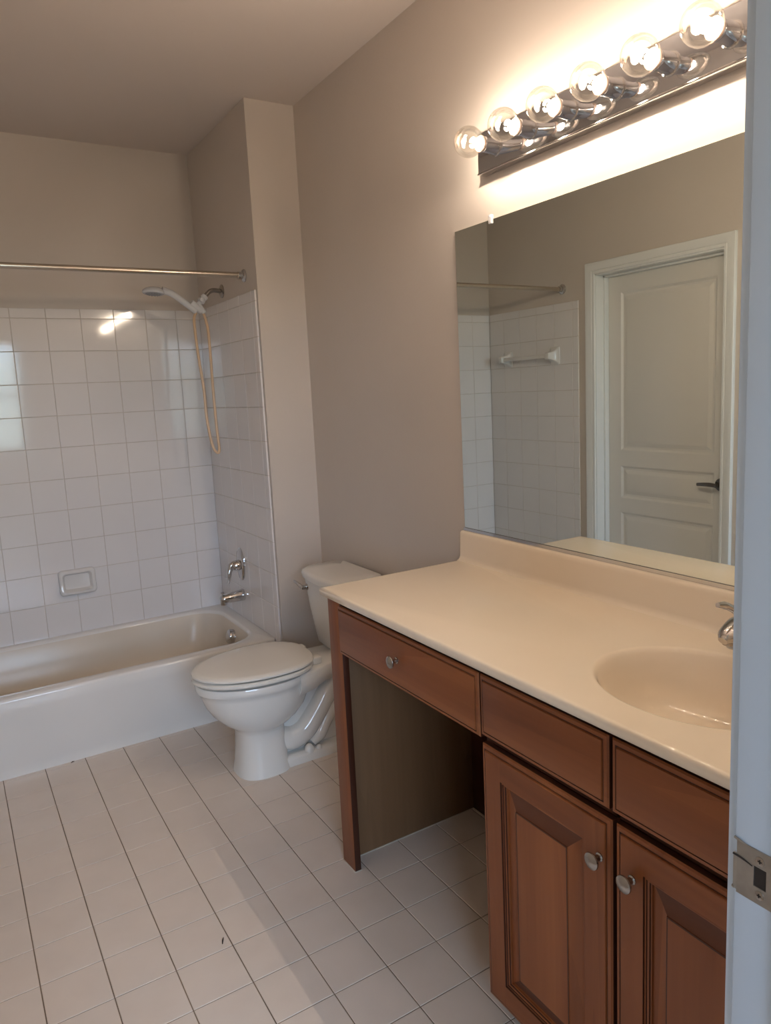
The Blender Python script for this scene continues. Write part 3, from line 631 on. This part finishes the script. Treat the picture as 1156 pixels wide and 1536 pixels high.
# ------------------------------------------------------------------ vanity cabinets
FX = -0.545          # outer face of doors and drawer fronts
def fp(y0, z0, inw):  # map local (a, b, h) -> world ; a along +y
    return lambda a, b, h: (inw - h, y0 + a, z0 + b)
def glaze(bm, start):
    bm.faces.ensure_lookup_table()
    for r_ in (0, 3, 4):          # edge of the board and the glazed groove
        for k_ in range(4): bm.faces[start + r_*4 + k_].material_index = 2
def rings(bm, f, w, h, prof, cap=True, rail_mat=None):
    lp = [[f(d, d, t_), f(w-d, d, t_), f(w-d, h-d, t_), f(d, h-d, t_)] for d, t_ in prof]
    before = len(bm.faces); loft(bm, lp, True, cap); glaze(bm, before)
    return lp
def slab_front(name, y0, y1, z0, z1, parent):
    bm = B(); f = fp(y0, z0, FX+0.020)
    rings(bm, f, y1-y0, z1-z0, [(0, 0), (0, 0.0125), (0.003, 0.016), (0.0095, 0.0172), (0.0105, 0.0158), (0.0125, 0.0158), (0.0135, 0.0192), (0.0155, 0.020)])
    return finish(name, bm, [W_H, W_H, W_D], parent, angle=25)
def knob(parent, y, z):
    bm = B(); lathe(bm, (FX, y, z), (-1, 0, 0), [(0, 0.0085), (0.002, 0.0085), (0.004, 0.006), (0.012, 0.0055), (0.016, 0.0085), (0.018, 0.0145), (0.021, 0.0165), (0.0235, 0.0158), (0.0265, 0.011), (0.0285, 0.001)], 28)
    return finish('knob', bm, NICKEL, parent)
def panel_door(y0, y1, z0, z1, parent, ky, kz):
    w, h = y1-y0, z1-z0; f = fp(y0, z0, FX+0.020); bm = B(); SW = 0.064
    # outer edge moulding
    pr = [(0, 0), (0, 0.0125), (0.003, 0.016), (0.0095, 0.0172), (0.0105, 0.0158), (0.0125, 0.0158), (0.0135, 0.0192), (0.0155, 0.020)]
    loft(bm, [[f(d, d, t_), f(w-d, d, t_), f(w-d, h-d, t_), f(d, h-d, t_)] for d, t_ in pr], True, False); glaze(bm, 0)
    d = 0.0155; a0, a1, b0, b1 = d, w-d, d, h-d; i0, i1, j0, j1 = SW, w-SW, SW+0.0, h-SW
    def quad(pts, mi):
        fc = bm.faces.new([bm.verts.new(f(a, b, 0.020)) for a, b in pts]); fc.material_index = mi
    quad([(a0, b0), (i0, b0), (i0, b1), (a0, b1)], 0); quad([(i1, b0), (a1, b0), (a1, b1), (i1, b1)], 0)
    quad([(i0, b0), (i1, b0), (i1, j0), (i0, j0)], 1); quad([(i0, j1), (i1, j1), (i1, b1), (i0, b1)], 1)
    # stepped bead round the opening
    pr2 = [(0, 0.020), (0.001, 0.0165), (0.0045, 0.0172), (0.0055, 0.0150), (0.009, 0.0140), (0.010, 0.0115), (0.012, 0.0110), (0.0125, 0.006)]
    loft(bm, [[f(i0+e_, j0+e_, t_), f(i1-e_, j0+e_, t_), f(i1-e_, j1-e_, t_), f(i0+e_, j1-e_, t_)] for e_, t_ in pr2], False, False)
    bm.faces.ensure_lookup_table(); nb = len(bm.faces) - 4*(len(pr2)-1)
    for r_ in (0, 2, 4):
        for k_ in range(4): bm.faces[nb + r_*4 + k_].material_index = 2
    dobj = finish('door', bm, [W_V, W_H, W_D], parent, angle=25, recalc=True)
    bm = B(); o0 = SW+0.0125; pw, ph = w-2*o0, h-2*o0
    g_ = fp(y0+o0, z0+o0, FX+0.020)
    loft(bm, [[g_(e_, e_, t_), g_(pw-e_, e_, t_), g_(pw-e_, ph-e_, t_), g_(e_, ph-e_, t_)] for e_, t_ in ((0, 0.0), (0, 0.0070), (0.003, 0.0072), (0.018, 0.0105), (0.034, 0.0158), (0.0345, 0.0178), (0.037, 0.0180))])
    bm.faces.ensure_lookup_table()
    for k_ in range(4): bm.faces[20 + k_].material_index = 1
    for k_ in (8, 10, 12, 14, 16, 18): bm.faces[k_].material_index = 2      # end grain of the panel bevel
    finish('raised_panel', bm, [W_V, W_D, W_E], dobj, angle=20)
    knob(dobj, ky, kz)
    return dobj
# dressing-table section with knee space
dk = thing('vanity_desk', (-0.27, -1.53, 0), 'open stained maple knee space with one drawer, left of the sink cabinet', 'vanity')
pbox('side_panel', (-0.522, -1.183, 0.0), (-0.002, -1.170, 0.870), W_P, dk, 0.0006)['label'] = 'plain light brown side panel'
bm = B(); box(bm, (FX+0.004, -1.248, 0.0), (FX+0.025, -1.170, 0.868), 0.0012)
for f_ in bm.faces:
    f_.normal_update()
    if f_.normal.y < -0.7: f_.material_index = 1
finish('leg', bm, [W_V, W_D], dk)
bm = B(); box(bm, (FX+0.001, -1.250, 0.0), (FX+0.006, -1.169, 0.003), 0.001); box(bm, (FX+0.004, -1.251, 0.0), (FX+0.027, -1.2465, 0.0025), 0.001); box(bm, (-0.52, -1.186, 0.0), (-0.03, -1.1815, 0.0025), 0.001); box(bm, (-0.034, -1.90, 0.0), (-0.029, -1.184, 0.0025), 0.001)
finish('caulk_bead', bm, CAULK, dk)['label'] = 'pale caulk along the floor'
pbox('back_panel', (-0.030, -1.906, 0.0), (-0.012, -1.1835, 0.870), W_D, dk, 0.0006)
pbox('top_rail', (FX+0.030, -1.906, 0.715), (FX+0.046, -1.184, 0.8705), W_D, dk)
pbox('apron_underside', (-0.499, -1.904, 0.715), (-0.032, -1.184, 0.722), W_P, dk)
d1 = slab_front('drawer', -1.904, -1.232, 0.708, 0.858, dk)
knob(d1, -1.568, 0.787)
# sink base
sb = thing('sink_cabinet', (-0.27, -2.30, 0), 'stained maple sink cabinet with raised-panel doors and nickel knobs', 'vanity')
bm = B()
for a_, b_ in (((FX+0.040, -1.924, 0.085), (-0.002, -1.908, 0.870)), ((FX+0.040, -2.685, 0.085), (-0.002, -2.669, 0.870)), ((FX+0.040, -2.669, 0.085), (-0.002, -1.924, 0.101)), ((-0.012, -2.669, 0.101), (-0.002, -1.924, 0.870))):
    box(bm, a_, b_)
finish('carcass', bm, W_D, sb)
bm = B(); box(bm, (-0.470, -2.685, 0.0), (-0.450, -1.908, 0.086)); box(bm, (-0.470, -1.925, 0), (-0.002, -1.908, 0.086)); finish('toe_kick', bm, W_D, sb)
bm = B()
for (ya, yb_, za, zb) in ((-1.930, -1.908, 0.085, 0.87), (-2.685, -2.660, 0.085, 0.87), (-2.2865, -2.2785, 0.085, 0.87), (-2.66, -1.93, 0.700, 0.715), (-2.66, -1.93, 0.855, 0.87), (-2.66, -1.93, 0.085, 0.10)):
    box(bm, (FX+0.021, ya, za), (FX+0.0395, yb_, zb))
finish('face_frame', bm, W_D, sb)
slab_front('drawer_front', -2.274, -1.909, 0.717, 0.858, sb)
slab_front('drawer_front', -2.660, -2.282, 0.717, 0.858, sb)
panel_door(-2.282, -1.911, 0.077, 0.699, sb, -2.257, 0.617)
panel_door(-2.664, -2.291, 0.077, 0.699, sb, -2.3315, 0.615)

# ------------------------------------------------------------------ wall mirror
t = thing('wall_mirror', (-0.003, -1.92, 1.0), 'large frameless wall mirror above the vanity backsplash', 'mirror')
MY0, MY1, MZ0, MZ1 = YF+0.004, -1.156, 1.0, 1.965
bm = B(); box(bm, (-0.006, MY0, MZ0), (-0.0005, MY1, MZ1)); finish('glass', bm, MIRR, t)
bm = B()
loft(bm, [[(-0.0008, y, 0.9957), (-0.0095, y, 0.9957), (-0.0095, y, 1.006), (-0.0085, y, 1.0065), (-0.0065, y, 1.006), (-0.0065, y, 0.999), (-0.0008, y, 0.999)] for y in (MY0, MY1+0.002)])
finish('bottom_channel', bm, CHROME, t)
for yc in (-1.336, -2.45):
    bm = B(); box(bm, (-0.011, yc-0.007, 1.953), (-0.0005, yc+0.007, 1.980), 0.002); lathe(bm, (-0.010, yc, 1.974), (-1, 0, 0), [(0, 0.004), (0.002, 0.003), (0.0025, 0.0003)], 12)
    finish('clip', bm, WPLAST, t)

# ------------------------------------------------------------------ vanity light bar
LY0, LY1, LZ0, LZ1 = -2.530, -1.312, 2.094, 2.206
vl = thing('vanity_light', (-0.02, (LY0+LY1)/2, 2.15), 'long chrome light bar with clear globe bulbs above the mirror', 'light')
bm = B(); box(bm, (-0.030, LY0, LZ0), (-0.0005, LY1, LZ1), 0.003, 2); finish('back_plate', bm, BARCH, vl)
bm = B(); box(bm, (-0.0325, LY0, LZ0-0.002), (-0.0008, LY1, LZ0+0.004), 0.0012); finish('bottom_lip', bm, CHROME, vl)
bulb_y = [-1.398 - 0.1485*i for i in range(8)]
SPH = 0.0415; BX = -0.128
for k, yb_ in enumerate(bulb_y):
    bm = B(); lathe(bm, (-0.030, yb_, 2.15), (-1, 0, 0), [(0, 0.026), (0.002, 0.026), (0.003, 0.0225), (0.044, 0.0205), (0.046, 0.0215), (0.050, 0.0215), (0.052, 0.019), (0.0525, 0.015)], 32)
    sk = finish('socket', bm, CHROME, vl)
    pr = [(0.050, 0.0135), (0.056, 0.0145)]
    cx = -BX-0.030
    for i in range(0, 25):
        a = math.radians(158 - 158*i/24); pr.append((cx - math.cos(PI-a)*SPH*-1*-1 if False else cx - SPH*math.cos(a)*-1 if False else cx - SPH*math.cos(math.radians(22 + 158*i/24)), max(SPH*math.sin(math.radians(22 + 158*i/24)), 0.0003)))
    bm = B(); lathe(bm, (-0.030, yb_, 2.15), (-1, 0, 0), pr, 40)
    gb = finish('bulb', bm, GLASS, vl, angle=80)
    bm = B(); lathe(bm, (-0.030, yb_, 2.15), (-1, 0, 0), [(0.0505, 0.012), (0.058, 0.013), (0.062, 0.010), (0.070, 0.006), (0.080, 0.004), (0.081, 0.0003)], 20); finish('stem', bm, CERB, gb)
    bm = B(); lathe(bm, (-0.030, yb_, 2.15), (-1, 0, 0), [(0.0525, 0.0200), (0.0560, 0.0220), (0.0600, 0.0218), (0.0615, 0.0170), (0.0600, 0.0120)], 28); finish('collar', bm, FROST, gb)
    bm = B()
    # coiled filament held on the stem
    pts = [(-0.1135, yb_+0.011*math.cos(a), 2.15+0.011*math.sin(a)) for a in [math.radians(20+320*i/10) for i in range(11)]]
    tube(bm, pts, 0.0032, n=8, k=3)
    fo = finish('filament', bm, FIL, gb)
    pl = bpy.data.lights.new('bulb_light', 'POINT'); pl.energy = BULB; pl.color = (1.0, 0.845, 0.70); pl.shadow_soft_size = 0.0065
    po = bpy.data.objects.new('bulb_light', pl); COL.objects.link(po); po.location = (-0.1135, yb_, 2.15)

# ------------------------------------------------------------------ small bits lying on the floor
for (x, y, a, l_, lab) in ((-1.165, 0.078, 0.3, 0.007, 'tiny dark crumb at the foot of the bathtub apron'), (-0.979, -1.289, 1.15, 0.012, 'tiny dark splinter on the floor tiles in front of the vanity')):
    bm = B(); dx, dy = math.cos(a)*l_, math.sin(a)*l_
    tube(bm, [(x-dx, y-dy, 0.0012), (x, y+0.001, 0.0022), (x+dx, y+dy, 0.0012)], [0.0012, 0.0022, 0.0010], n=8, k=3)
    o = finish('debris_speck', bm, DARK); o['label'] = lab; o['category'] = 'debris'
